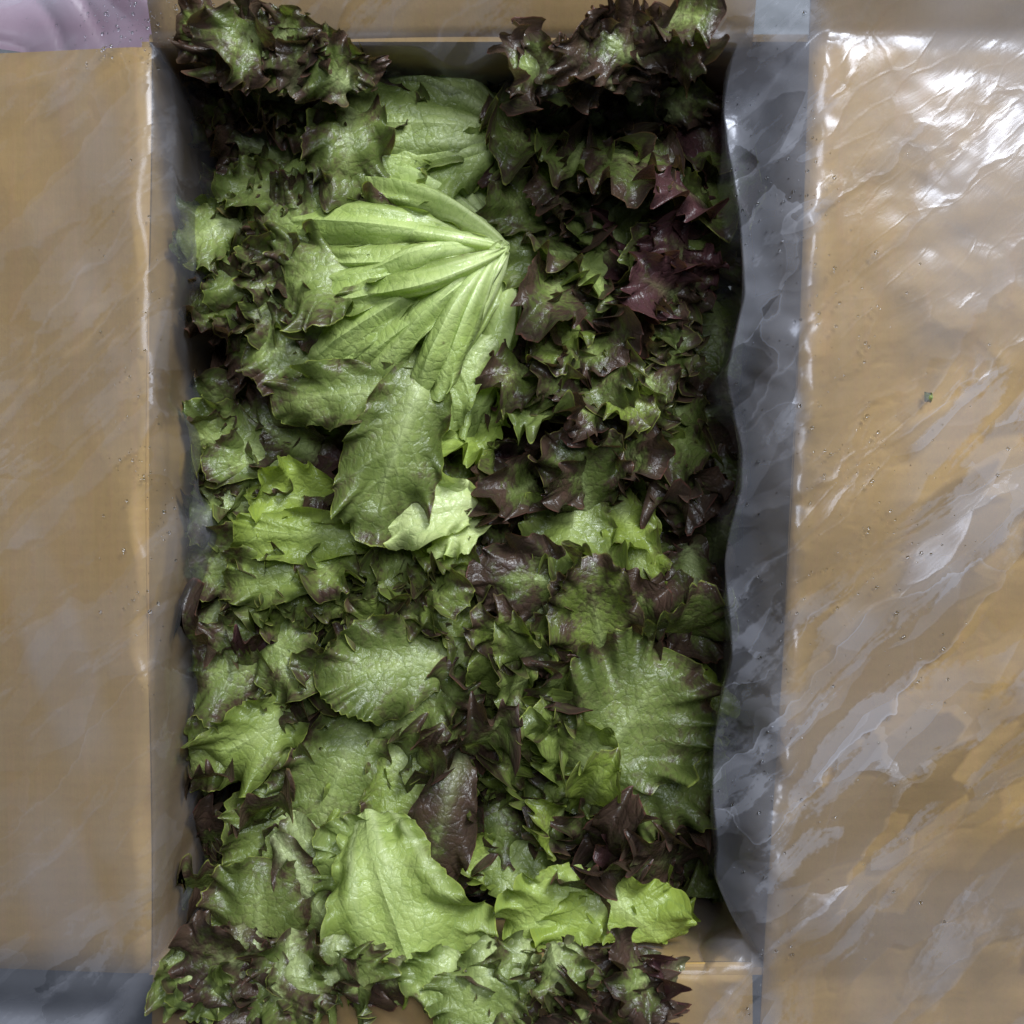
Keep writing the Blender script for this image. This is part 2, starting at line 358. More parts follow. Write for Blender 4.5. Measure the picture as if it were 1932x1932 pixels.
def liner():
    NP, NO, NI = 860, 160, 36
    pts = np.array([wp(max(x, 318), min(max(y, 121), 1793), 0.050) for x, y in SIL]); pts = np.vstack([pts, pts[:1]])
    seg = np.hypot(*np.diff(pts, axis=0).T); cum = np.concatenate([[0], np.cumsum(seg)])
    t = np.linspace(0, cum[-1], NP, endpoint=False)
    sx = np.interp(t, cum, pts[:, 0]); sy = np.interp(t, cum, pts[:, 1])
    k = np.array([1, 2, 3, 2, 1.]); k /= k.sum()
    for _ in range(2):
        sx = sum(k[i] * np.roll(sx, i - 2) for i in range(5)); sy = sum(k[i] * np.roll(sy, i - 2) for i in range(5))
    # outer boundary: a rectangle beyond the frame, reached along rays from the middle of the opening
    cxm, cym = -0.02, 0.0
    vx, vy = (sx - cxm) / 0.165, (sy - cym) / 0.245
    kk = 1.0 / np.maximum(np.abs(vx), np.abs(vy))
    ox = cxm + vx * kk * 0.42; oy = cym + vy * kk * 0.42
    dx = ox - sx; dy = oy - sy; dl = np.hypot(dx, dy); dx /= dl; dy /= dl
    # outward part
    q = np.linspace(0, 1, NO)[:, None] ** 1.15
    X = sx + (ox - sx) * q; Y = sy + (oy - sy) * q
    din = np.minimum(np.minimum(X - X0, xr(Y) - X), np.minimum(Y - Y0, Y1 - Y))      # >0 inside the opening
    din = din + 0.010 * (vnoise(X * 30, Y * 30, 81) - 0.5) * sstep(0.04, 0.0, np.abs(din))
    up = 1 - sstep(-0.004, 0.036, din)
    zflap = ZR + 0.0065 - 0.0025 * np.clip(-din / 0.1, 0, 1)
    # the corners between flaps hang lower
    outx = np.maximum(X0 - X, 0); outy = np.maximum(np.maximum(Y - Y1, Y0 - Y), 0)
    zS = 0.050
    Z = zS + (zflap - zS) * up
    Z = Z + 0.60 * np.clip(Y - Y1 - 0.002, 0, 1) + 0.12 * np.clip(Y0 - Y - 0.002, 0, 1)
    sag = sstep(0.004, 0.03, np.minimum(outx, outy)); Z = Z - 0.012 * sag
    # inward, dropping part
    r = np.linspace(1, 0, NI + 1)[:-1][:, None]
    rt = sstep(0.06, 0.12, sx)
    shrink = (0.012 * rt - 0.0035 * (1 - rt)) * np.sin(np.clip(r * 1.3, 0, 1) * math.pi / 2)
    Xi = sx + dx * shrink; Yi = sy + dy * shrink; Zi = zS - 0.15 * r ** 1.15 + 0 * Xi
    round_ = 0.006 * np.exp(-((r) / 0.08) ** 2)
    X = np.vstack([Xi, X]); Y = np.vstack([Yi, Y]); Z = np.vstack([Zi, Z])
    Q = np.vstack([-r + 0 * sx, q + 0 * sx])
    # crumples: ridged noise, streaks running lower left to upper right on the right side
    right = sstep(0.08, 0.14, X); left = 1 - sstep(-0.16, -0.12, X)
    ca, sa = math.cos(R(42)), math.sin(R(42))
    A = X * ca + Y * sa; B = -X * sa + Y * ca
    wx = vnoise(X * 14, Y * 14, 11) - 0.5; wy = vnoise(X * 14, Y * 14, 12) - 0.5
    cA = crumple(X, Y, 6, 8, 71, ang=R(132), spread=0.9)          # long diagonal folds
    cB = crumple(X, Y, 13, 7, 72)                                  # finer facets
    cC = crumple(X, Y, 9, 6, 73, ang=R(8), spread=0.8)             # upright folds on the left flap
    tr_ = np.clip(sstep(0.185, 0.24, X) * sstep(0.05, 0.13, Y) + 0.4 * sstep(0.12, 0.2, X) * sstep(-0.17, -0.22, Y), 0, 1)      # bunched corners
    amp = right * (cA * 0.010 + cB * 0.004) + (1 - right) * (cC * 0.010 + cB * 0.003) + tr_ * cB * 0.018
    low = 0.002 * (vnoise(X * 9, Y * 9, 41)) * right
    innr = right * np.where(Q >= 0, 1, 0)
    on = sstep(0.0, 0.10, Q)
    Z = Z + (amp + low) * np.where(Q >= 0, 0.35 + 0.65 * np.maximum(on, right), 0) + innr * sstep(0.02, 0.0, X - xr(Y)) * cB * 0.04
    # sideways folds on the dropping part
    f1 = vnoise(t[None, :] * 40 + 0 * Q, Q * 2.5 + t[None, :] * 3, 51) - 0.5
    ins = np.where(Q < 0, np.clip(-Q * 4, 0, 1), 0) * 0.014 * f1
    X = X + dx * ins; Y = Y + dy * ins
    lowz = (Z < ZR + 0.001) & (np.minimum(np.minimum(X - X0, xr(Y) - X), np.minimum(Y - Y0, Y1 - Y)) > -0.012)
    X = np.where(lowz, np.clip(X, X0 + 0.0015, xr(Y) - 0.0015), X); Y = np.where(lowz, np.clip(Y, Y0 + 0.0015, Y1 - 0.0015), Y)
    P = np.stack([X, Y, Z], -1)
    # film attribute: milkiness, wrinkledness
    overlap = right * np.where(Q >= 0, 1, 0.5)
    milk = 0.05 + 0.03 * right + 0.20 * tr_ + 0.04 * left + 0.05 * sag_pad(sag, NI, NP)
    milk = milk + 0.08 * left * sstep(0.40, 0.75, vnoise(X * 26 + Y * 9, Y * 7 - X * 2, 66)) + 0.05 * left * vnoise(X * 60, Y * 40, 67)
    milk = milk + 0.22 * sag_pad(sag, NI, NP) * (0.6 + 0.6 * vnoise(X * 16, Y * 16, 68)) + 0.05 * gap0(X, Y, right) * sstep(-0.08, 0.12, Y)
    milk = milk + 0.06 * right * sstep(0.25, 0.5, vnoise(X * 8, Y * 8, 61)) * 1.0
    gap = right * np.clip(1 - sstep(-0.005, 0.01, X - xr(Y)), 0, 1)
    milk = milk + 0.09 * gap * (0.5 + vnoise(X * 22, Y * 14, 64))
    wr = np.clip(0.65 + 0.35 * right + 0.3 * left * (vnoise(X * 12, Y * 12, 5) - 0.4), 0, 1)
    col = np.stack([milk, wr, np.clip(0.55 * gap0(X, Y, right) + 0.45 * left, 0, 1), 1 + 0 * wr], -1)
    me = grid_mesh("plastic_liner", P, col={'film': col}, closed=True)
    return me, P, NI
def gap0(X, Y, right): return right * (1 - sstep(-0.005, 0.01, X - xr(Y)))
def sag_pad(sag, NI, NP): return np.vstack([np.zeros((NI, NP)), sag])
liner_me, LP, LNI = liner()
LINER = link("plastic_liner", liner_me, FILM, label="clear crinkled plastic liner lying over the box flaps and hanging inside the box", cat="plastic liner")

# droplets of condensation on the film
def droplets():
    rng = np.random.default_rng(5)
    bm = bmesh.new()
    zones = [((300, 60), (1, 1), 170, 60, 120), ((250, 800), 0, 60, 330, 60), ((300, 1000), 0, 40, 300, 60),
             ((1560, 800), 0, 150, 450, 170), ((1470, 350), 0, 90, 220, 80), ((1700, 1150), 0, 180, 450, 110), ((1440, 1500), 0, 70, 400, 110), ((230, 40), 0, 60, 40, 70)]
    H = LP[LNI:].reshape(-1, 3)
    for c, _, rx, ry, n in zones:
        for _i in range(n):
            px = c[0] + rng.normal() * rx * 0.6; py = c[1] + rng.normal() * ry * 0.6
            x, y = wp(px, py, 0.075)
            j = int(np.argmin((H[:, 0] - x) ** 2 + (H[:, 1] - y) ** 2))
            if (H[j, 0] - x) ** 2 + (H[j, 1] - y) ** 2 > 0.004 ** 2: continue
            r = 0.00035 + 0.0009 * rng.random() ** 4
            g = bmesh.ops.create_icosphere(bm, subdivisions=1, radius=r)
            for v in g['verts']:
                v.co = Vector((v.co.x, v.co.y, v.co.z * 0.55)) + Vector((H[j, 0], H[j, 1], H[j, 2] + 0.0001))
    me = bpy.data.meshes.new("water_droplets"); bm.to_mesh(me); bm.free()
    for p in me.polygons: p.use_smooth = True
    return me
link("water_droplets", droplets(), WATER, LINER, kind='stuff')

# ---------------------------------------------------------------- lettuce leaves
PROF = {'flat': (30, 14, 6, 12), 'dome': (50, 28, 2, -26), 'up': (62, 60, 52, 44), 'cup': (25, 26, 44, 66), 'back': (45, 30, -10, -60),
        'rise': (50, 44, 36, 30), 'fall': (20, 6, -8, -14), 'stand': (75, 72, 64, 50), 'level': (4, 2, 0, -4)}
def leaf_mesh(L, W, prof, seed, ruf=1.0, cup=0.0, ribs=0.3, nu=130, nv=18, teeth=1.0, pleat=0.0, blister=1.0, fan=False, width_base=0.42):
    rng = np.random.default_rng(seed)
    u = np.linspace(-1, 1, nu); s = np.linspace(0, 1, nv); v = 1 - (1 - s) ** 1.8
    U, V = np.meshgrid(u, v)
    au = np.abs(U)
    yin = L * 0.72 * (1 - au ** 1.2); xin = np.sign(U) * 0.0
    a = math.pi * au
    tipf = rng.uniform(-0.06, 0.06)
    yo = L * (0.5 + 0.5 * np.cos(a)) ** 0.74
    yy = yo / L
    shape = width_base + (1 - width_base) * sstep(0.0, 0.75, yy)
    xo = np.sign(U) * (W / 2) * np.sin(a) ** (0.74 - 0.42 * sstep(0.45, 0.9, au)) * shape * 1.02 + np.sign(U) * 0.003 * sstep(0.98, 0.8, au)
    lob = 1 + 0.24 * (vnoise(U * 3.2 + 10, 0 * U + seed % 97, 1) - 0.5) + 0.18 * (vnoise(U * 9 + 10, 0 * U + seed % 91, 2) - 0.5)
    ph = U * 17 + 2.0 * vnoise(U * 7, 0 * U, seed % 83)
    tooth = (np.abs((ph % 1) - 0.35)) * 0.10 * vnoise(U * 15, 0 * U, 3 + seed % 7)
    ph2 = U * 71 + 3 * vnoise(U * 9, 0 * U, seed % 89)
    tooth = tooth + np.abs((ph2 % 1) - 0.4) * 0.035
    lob = lob - 0.75 * teeth * tooth * sstep(0.75, 1.0, V) * sstep(1.0, 0.6, au)
    X = xin + (xo - xin) * V * lob; Y = yin + (yo - yin) * V * lob
    flat = np.stack([X * 100, Y * 100], -1)
    # ruffles ---------------------------------------------------------
    per = u * (0.9 + 0.1 * rng.random())
    edge_len = W * 1.3
    h = np.zeros_like(X); tg = np.zeros_like(X); rd = np.zeros_like(X)
    side = sstep(1.0, 0.55, au)              # calmer near the petiole
    ns = (W / 0.05) ** 0.55; Wr = W / ns
    for n, amp, p, om in ((2.3, 0.110, 1.2, 0.20), (5.5, 0.120, 2.6, 0.6), (10.5, 0.125, 3.8, 0.8), (19.0, 0.060, 5.5, 0.7)):
        n = n * ns; amp = amp * Wr / W
        ph = 2 * math.pi * (n * U * 0.5 + rng.random()) + 1.7 * (vnoise(U * n * 0.45 + 50, V * 1.2, rng.integers(1000)) - 0.5) * 2
        md = 0.35 + 1.1 * vnoise(U * n * 0.6 + 20, V * 0.7, rng.integers(1000))
        A = W * amp * ruf * md * V ** p * (0.3 + 0.7 * side)
        h += A * np.sin(ph)
        tg += -np.minimum(A * om * 1.25, 0.75 * 2.4 * W / n / (4 * math.pi)) * np.sin(2 * ph)
        rd += -A * 0.12 * (1 - np.cos(2 * ph)) 
    # frame along the margin (tangent direction in the flat leaf)
    dXu = np.gradient(X, axis=1); dYu = np.gradient(Y, axis=1); ln = np.hypot(dXu, dYu) + 1e-7
    ln = ln + 0.25 * ln.max()
    tx, ty = dXu / ln, dYu / ln
    dirx = (xo - xin); diry = (yo - yin); dn = np.hypot(dirx, diry) + 1e-6; rx, ry = dirx / dn, diry / dn
    X = X + tx * tg + rx * rd; Y = Y + ty * tg + ry * rd
    # crumple and blisters --------------------------------------------
    o1 = rng.random() * 50
    fx, fy = flat[..., 0] / 100, flat[..., 1] / 100
    n1 = vnoise(fx * 38 + o1, fy * 38, 5) - 0.5; n2 = vnoise(fx * 85 + o1, fy * 85 + 3, 6) - 0.5; n3 = vnoise(fx * 170 + o1, fy * 170, 7) - 0.5
    cr = 0.5 - np.abs(vnoise(fx * 30 + n2 + o1, fy * 30 + n1, 8) - 0.5) * 2
    bz = (0.3 + 0.7 * sstep(0.1, 0.7, fy / L)) if pleat >= 1 else 1.0
    h += bz * blister * (n1 * 0.009 + n2 * 0.0026 + cr * 0.0030 + n3 * 0.0006) * (0.35 + 0.65 * V)
    # midrib and lateral veins as relief
    rib = np.exp(-(fx / (0.0016 + 0.0075 * np.clip(1 - fy / (0.72 * L), 0, 1) ** 1.3)) ** 2) * np.clip(1.15 - fy / (0.85 * L), 0, 1)
    latp = (U * 5.5 + 0.25 * np.sin(V * 3 + o1)) % 1; lat = np.exp(-((latp - 0.5) / (0.10 - 0.05 * V)) ** 2) * (1 - 0.75 * V) * sstep(0.02, 0.12, V)
    h += ribs * 0.0045 * rib + (0 if pleat >= 1 else ribs * 0.0007) * lat
    if pleat:
        pp = 2 * math.pi * (fx / (W * 0.95 * (0.22 + 0.78 * np.clip(fy / L, 0, 1))) + rng.random())
        h += pleat * W * 0.095 * (0.25 + 0.75 * np.clip(fy / L, 0, 1)) * (np.abs(np.sin(pp)) ** 0.9 - 0.5) * sstep(1.0, 0.45, fy / L)
        lat = np.maximum(lat * 0.2, 0.8 * np.exp(-((np.abs(np.sin(pp)) - 1) / 0.10) ** 2) * sstep(0.75, 0.2, fy / L))
    base_fac = sstep(0.05, 0.75, fy / L) * 0.75 + 0.25 if pleat >= 1 else 1.0 + 0 * fx
    # cross curvature
    kap = cup / W + 1e-5
    # spine
    m = 60
    tt = np.linspace(0, 1, m); th = np.radians(np.interp(tt, np.linspace(0, 1, len(prof)), prof)); th = np.convolve(np.pad(th, 4, mode='edge'), np.ones(9) / 9, 'valid')
    sy = np.concatenate([[0], np.cumsum(np.cos(th))[:-1]]) / (m - 1) * L; sz = np.concatenate([[0], np.cumsum(np.sin(th))[:-1]]) / (m - 1) * L
    yq = np.clip(Y / L, 0, 1.0); ext = (Y / L - yq) * L
    cy = np.interp(yq, tt, sy); cz = np.interp(yq, tt, sz); ct = np.interp(yq, tt, th)
    cx = np.sin(kap * X) / kap; ch = (1 - np.cos(kap * X)) / kap
    H = h + ch
    PX = cx; PY = cy + ext * np.cos(ct) - H * np.sin(ct); PZ = cz + ext * np.sin(ct) + H * np.cos(ct)
    P = np.stack([PX, PY, PZ], -1)
    bl = vnoise(fx * 20, fy * 20, 9)
    ribc = np.clip(rib * (0.35 + 0.6 * ribs) * 0.8 + 0.10 * lat * ribs, 0, 1)
    # V for colour: distance to margin as fraction of the blade, smoother near petiole
    if pleat: ribc = np.clip(ribc * 0.6 + 0.6 * lat * sstep(0.8, 0.2, fy / L), 0, 1)
    col = np.stack([V, ribc, bl, base_fac], -1)
    return grid_mesh("leaf", P, uvs={'flat': flat}, col={'lf': col})

HEADS = {}
def head(key, label, px, py, z, name="lettuce_head", group="red leaf lettuce heads packed in the box"):
    x, y = wp(px, py, z)
    o = link(name, None, label=label, cat="lettuce", group=group); o.location = (x, y, z)
    HEADS[key] = o; return o

NL = [0]
def leaf(hd, bx, by, tx, ty, wd, z, prof='flat', red=0.5, pale=0.0, yel=0.0, roll=0.0, ruf=1.0, cup=0.0, ribs=0.35, hero=False, lo=False, sink=0.050, seed=None, label=None, **kw):
    NL[0] += 1
    sd = seed if seed is not None else NL[0] * 13 + 5
    pf = PROF[prof] if isinstance(prof, str) else prof
    if hd != 'FAN' or not kw.get('pleat'):
        z -= sink; d00 = math.hypot(tx - bx, ty - by) * S
        lift = math.degrees(math.atan2(sink, d00 * 0.33)); pf = (max(pf[0], 0) * 0.3 + lift * 1.2, pf[1] + 8) + tuple(pf[2:])
    x0, y0 = wp(bx, by, z)
    zmax = kw.pop('zmax', 0.034 if z < 0.03 else z + 0.045)
    d00 = math.hypot(tx - bx, ty - by) * S
    for _ in range(14):
        cm = float(np.mean(np.cos(np.radians(pf)))); sm = float(np.mean(np.sin(np.radians(pf))))
        if z + 1.08 * d00 / max(cm, 0.25) * sm <= zmax: break
        pf = tuple(x * 0.88 for x in pf)
    cm = float(np.mean(np.cos(np.radians(pf)))); sm = float(np.mean(np.sin(np.radians(pf))))
    d0 = math.hypot((tx - bx), (ty - by)) * S
    zt = z + d0 / max(cm, 0.3) * sm
    x1, y1 = wp(tx, ty, min(zt, 0.10))
    d = math.hypot(x1 - x0, y1 - y0); L = 1.08 * d / max(cm, 0.25)
    nu, nv = (184, 19) if hero else ((56, 9) if lo else (118, 13))
    me = leaf_mesh(L, min(wd * S, 1.2 * L) if hd != 'FAN' else wd * S, pf, sd, ruf=ruf, cup=cup, ribs=ribs, nu=nu, nv=nv, **kw)
    h = HEADS[hd]
    o = link("leaf", me, LEAF, h, label=label)
    az = math.atan2(y1 - y0, x1 - x0) - math.pi / 2
    o.rotation_euler = (Matrix.Rotation(az, 4, 'Z') @ Matrix.Rotation(R(roll), 4, 'Y')).to_euler()
    o.location = (x0 - h.location.x, y0 - h.location.y, z - h.location.z)
    # rest against the walls and on the flaps instead of passing through them
    M = np.array(Matrix.Rotation(az, 4, 'Z') @ Matrix.Rotation(R(roll), 4, 'Y'))[:3, :3]
    co = np.empty(len(me.vertices) * 3, np.float32); me.vertices.foreach_get('co', co); co = co.reshape(-1, 3)
    W = co @ M.T + np.array([x0, y0, z])
    ex = np.maximum(np.maximum(X0 + 0.004 - W[:, 0], W[:, 0] - xr(W[:, 1]) + 0.004), np.maximum(Y0 + 0.004 - W[:, 1], W[:, 1] - Y1 + 0.004))
    if W[:, 0].min() < X0 - 0.035 or W[:, 0].max() > X1 + 0.03:
        bpy.data.objects.remove(o); bpy.data.meshes.remove(me); return None
    out = (ex > 0) & (W[:, 2] < 0.083)
    if out.any() and z > 0.036:
        fl = 0.083 + 0.6 * np.clip(W[:, 1] - Y1, 0, 1) + 0.12 * np.clip(Y0 - W[:, 1], 0, 1)
        dz = min(float(np.percentile((fl - W[:, 2])[out], 80)), 0.035)
        W[:, 2] += dz; z += dz; o.location.z += dz
        out = (ex > 0) & (W[:, 2] < 0.083)
    if out.any():
        up = out & (W[:, 2] > 0.045) & (z > 0.036)
        fl = 0.083 + 0.6 * np.clip(W[:, 1] - Y1, 0, 1) + 0.12 * np.clip(Y0 - W[:, 1], 0, 1)
        W[up, 2] = fl[up] + 0.05 * (W[up, 2] - 0.083) 
        dn = out & ~up
        W[dn, 0] = np.clip(W[dn, 0], X0 + 0.004, xr(W[dn, 1]) - 0.004); W[dn, 1] = np.clip(W[dn, 1], Y0 + 0.004, Y1 - 0.004)
        co = (W - np.array([x0, y0, z])) @ M
        me.vertices.foreach_set('co', co.astype(np.float32).reshape(-1)); me.update()
    o.color = (red, pale, yel, 1)
    return o

def cluster(hd, cx, cy, rx, ry, n, src, ln, wd, z, red, pale=0.0, profs=('rise', 'flat', 'up', 'cup', 'dome'), spread=40, seed=1, ruf=1.15, yel=0.0, ring=False):
    """n leaves whose tips lie in an ellipse, growing away from src"""
    rng = random.Random(seed * 101 + 3)
    n = max(4, int(n * 0.85)); wd = (wd[0] * 1.08, wd[1] * 1.12); ln = (ln[0] * 0.72, ln[1] * 0.8)
    for i in range(n):
        g = (i + 0.5) / n; a = i * 2.39996 + seed; r = math.sqrt(g) if not ring else 0.75 + 0.3 * rng.random()
        tx = cx + rx * r * math.cos(a); ty = cy + ry * r * math.sin(a)
        dx, dy = tx - src[0], ty - src[1]
        an = math.atan2(dy, dx) + R(rng.uniform(-spread, spread))
        l = rng.uniform(*ln); w_ = rng.uniform(*wd)
        zz = rng.uniform(*z)
        leaf(hd, tx - l * math.cos(an), ty - l * math.sin(an), tx, ty, w_, zz, rng.choice(profs), red=min(1, max(0, rng.uniform(*red))),
             pale=pale * rng.random(), yel=yel * rng.random() ** 2, roll=rng.uniform(-28, 28), ruf=ruf * rng.uniform(0.8, 1.3), cup=rng.uniform(-1.2, 1.2), sink=0.022 if z[0] >= 0.06 else 0.046)

#HEADS_BEGIN
def heads():
    g = None
    head('TL', "upper left lettuce with dark frilly tips and a broad smooth green leaf in shade", 950, 240, 0.0)
    head('FAN', "large pale green lettuce on its side with white ribs fanning from its stem end", 950, 470, 0.0)
    head('YEL', "lettuce with bright yellow green inner leaf and creamy white heart, left of centre", 900, 960, 0.0)
    head('MID', "dark green curly lettuce right below the creamy white heart", 930, 1130, 0.0)
    head('WIDE', "lettuce with broad flat dull green leaves, one cracked, above the bright lower heart", 880, 1270, 0.0)
    head('LIME', "lower left lettuce with a glossy blistered light green heart leaf", 700, 1560, 0.0)
    head('EDGE', "small frilled dark red lettuce squeezed against the lower left liner", 420, 1500, -0.02)
    head('BL', "lettuce spilling over the bottom left rim of the box", 480, 1750, 0.0)
    head('BM', "flat green and purple lettuce spilling over the middle of the bottom rim", 900, 1790, 0.0)
    head('TR', "darkest lettuce in the shade of the upper right corner", 1150, 260, 0.0)
    head('HOLE', "dark lettuce with a round hollow between curled leaves below the upper right corner", 1120, 360, 0.0)
    head('MAG', "lettuce with crisp magenta frills at the right above a pink edged leaf", 1180, 520, 0.0)
    head('CEN', "lettuce with an upright green leaf tipped purple in the middle of the right column", 1110, 960, 0.0)
    head('BRN', "brown red lettuce with a yellow green leaf edge just above the very large green leaf", 1120, 1220, 0.0)
    head('BIG', "lettuce with the very large scalloped green leaf in the lower right column", 1120, 1450, 0.0)
    head('PUR', "lettuce with a pale yellow green fan leaf under glossy purple frills at the lower right", 1150, 1660, 0.0)
    head('BR', "purple brown lettuce against the bottom rim near the right liner", 1130, 1840, 0.0)
    G = ('MID', 'WIDE')
    # ---- deep filler leaves, mostly in shade between the heads
    rng = random.Random(99)
    cells = [(x, y) for y in range(110, 1900, 105) for x in range(360, 1400, 115)]
    for (x, y) in cells:
        x += rng.uniform(-35, 35); y += rng.uniform(-35, 35)
        k = min(HEADS, key=lambda q: (HEADS[q].location.x - wp(x, y)[0]) ** 2 + (HEADS[q].location.y - wp(x, y)[1]) ** 2)
        a = rng.uniform(0, 6.28); l = rng.uniform(150, 230)
        x0 = min(max(x - l * .5 * math.cos(a), 420), 1310); y0 = min(max(y - l * .5 * math.sin(a), 140), 1790)
        x1 = min(max(x + l * .5 * math.cos(a), 350), 1385); y1 = min(max(y + l * .5 * math.sin(a), 80), 1850)
        leaf(k, x0, y0, x1, y1, rng.uniform(150, 230), rng.uniform(-0.085, -0.05),
             rng.choice(('dome', 'flat', 'rise')), red=rng.uniform(0.45, 1.0), roll=rng.uniform(-20, 20), ruf=1.2, lo=True)
    # ================= left column
    cluster('TL', 500, 165, 170, 145, 36, (860, 250), (130, 200), (120, 190), (0.0, 0.055), (0.6, 0.95), seed=1, spread=45)
    leaf('TL', 968, 272, 640, 240, 210, 0.050, (30, 16, -6, -16), red=0.20, pale=0.25, ruf=0.7, hero=True, cup=-1.6, blister=0.7, ribs=0.8, pleat=0.7, width_base=0.35)
    leaf('TL', 966, 250, 720, 120, 170, 0.046, (32, 14, -4, -16), red=0.20, pale=0.2, ruf=0.6, hero=True, cup=-1.6, blister=0.7, ribs=0.8, pleat=0.7, width_base=0.35)
    leaf('TL', 968, 285, 700, 320, 140, 0.056, (25, 10, 0, -10), red=0.12, pale=0.40, ruf=0.9, hero=True, blister=1.2, cup=-1.5, pleat=0.7, width_base=0.35)
    leaf('TL', 968, 285, 800, 350, 110, 0.052, (25, 10, 0, -10), red=0.08, pale=0.50, ruf=1.1, hero=True, blister=1.3, cup=-1.0)
    leaf('TL', 975, 260, 930, 350, 120, 0.035, 'flat', red=0.2, pale=0.3, ruf=0.5)
    cluster('TL', 530, 88, 185, 38, 15, (620, 260), (110, 160), (120, 170), (0.062, 0.084), (0.62, 0.95), seed=51, spread=40)
    for a in ((690, 190, 600, 20, 190, 1.0, 'fall'), (640, 120, 480, 95, 130, .55, 'flat'), (700, 150, 720, 100, 120, .95, 'cup'), (600, 190, 530, 260, 150, .62, 'cup'),
              (540, 190, 430, 150, 120, .6, 'cup'), (650, 220, 640, 330, 170, .5, 'back'), (560, 110, 420, 90, 120, .6, 'dome'), (760, 150, 770, 210, 90, .5, 'cup'),
              (520, 200, 460, 240, 110, .85, 'cup'), (700, 140, 740, 230, 120, .9, 'fall')):
        leaf('TL', *a[:5], 0.066, a[6], red=a[5], hero=True, ruf=1.3, roll=rng.uniform(-15, 15))
    # fan head
    fan = [(130, 230, 130), (180, 430, 210), (200, 430, 210), (262, 250, 120), (140, 300, 150), (254, 330, 130), (148, 360, 170), (242, 370, 130), (156, 400, 170), (166, 420, 150), (230, 430, 150),
           (220, 440, 150), (176, 430, 150), (208, 440, 150), (190, 440, 150), (160, 330, 90), (182, 360, 95), (200, 350, 90), (214, 350, 100), (226, 330, 90), (240, 320, 85), (250, 280, 80), (172, 300, 80), (236, 260, 70), (194, 300, 80)]
    r2 = random.Random(5)
    for i, (a, l, wd) in enumerate(fan):
        a += r2.uniform(-3, 3); ca, sa = math.cos(R(a)), -math.sin(R(a))
        leaf('FAN', 944 + 8 * ca, 470 + 16 * sa, 948 + l * ca, 468 + l * sa, wd, -0.030 + 0.0026 * i, (50, 36, 2, -24, -30), red=0.08 + 0.15 * r2.random(), pale=0.62 + 0.2 * r2.random(),
             roll=-(a - 190) * 0.22 + r2.uniform(-24, 24), ruf=1.0, cup=-3.4, ribs=1.6, pleat=1.0, hero=True, blister=1.2, width_base=0.34, seed=300 + i)
    cluster('FAN', 455, 480, 115, 185, 28, (800, 480), (140, 210), (130, 190), (0.03, 0.07), (0.34, 0.76), pale=0.25, seed=2, spread=40)
    cluster('FAN', 740, 315, 120, 22, 10, (780, 500), (80, 110), (90, 130), (0.035, 0.05), (0.05, 0.3), pale=0.8, yel=0.25, seed=3, profs=('dome', 'up', 'flat'))
    for a in ((720, 480, 500, 400, 210, .58, 'fall'), (660, 560, 470, 600, 190, .5, 'dome'), (650, 380, 410, 345, 110, .4, 'flat'), (700, 520, 560, 560, 200, .45, 'back'),
              (820, 470, 640, 430, 130, .5, 'dome'), (560, 560, 620, 630, 90, .75, 'fall'), (600, 680, 480, 660, 160, .55, 'fall'), (450, 420, 350, 470, 150, .4, 'dome'), (700, 420, 560, 350, 150, .5, 'flat')):
        leaf('FAN', *a[:5], 0.072, a[6], red=a[5], pale=0.2, hero=True, ruf=1.0, roll=rng.uniform(-15, 15))
    leaf('FAN', 815, 660, 700, 955, 190, 0.066, (10, 0, -12, -30), red=0.34, pale=0.12, hero=True, ruf=0.95, ribs=0.9, roll=-8)
    leaf('FAN', 800, 740, 570, 755, 120, 0.066, (25, 5, -10, -25), red=0.36, pale=0.15, hero=True, ruf=1.0)
    leaf('FAN', 930, 640, 800, 770, 150, 0.012, (20, 10, -10, -30), red=0.15, pale=0.6, hero=True, ruf=0.6, ribs=1.0, pleat=0.5)
    leaf('FAN', 960, 700, 850, 830, 150, 0.000, 'cup', red=0.08, pale=0.55, yel=0.35, hero=True, ruf=1.2)
    leaf('FAN', 870, 730, 900, 800, 130, 0.002, 'cup', red=0.05, pale=0.6, yel=0.35, hero=True, ruf=1.2)
    # yellow heart head
    cluster('YEL', 430, 850, 80, 130, 16, (640, 930), (130, 190), (120, 170), (-0.02, 0.012), (0.25, 0.65), pale=0.3, seed=4)
    cluster('YEL', 520, 740, 130, 30, 8, (650, 880), (120, 170), (120, 160), (-0.02, 0.0), (0.5, 0.9), seed=5)
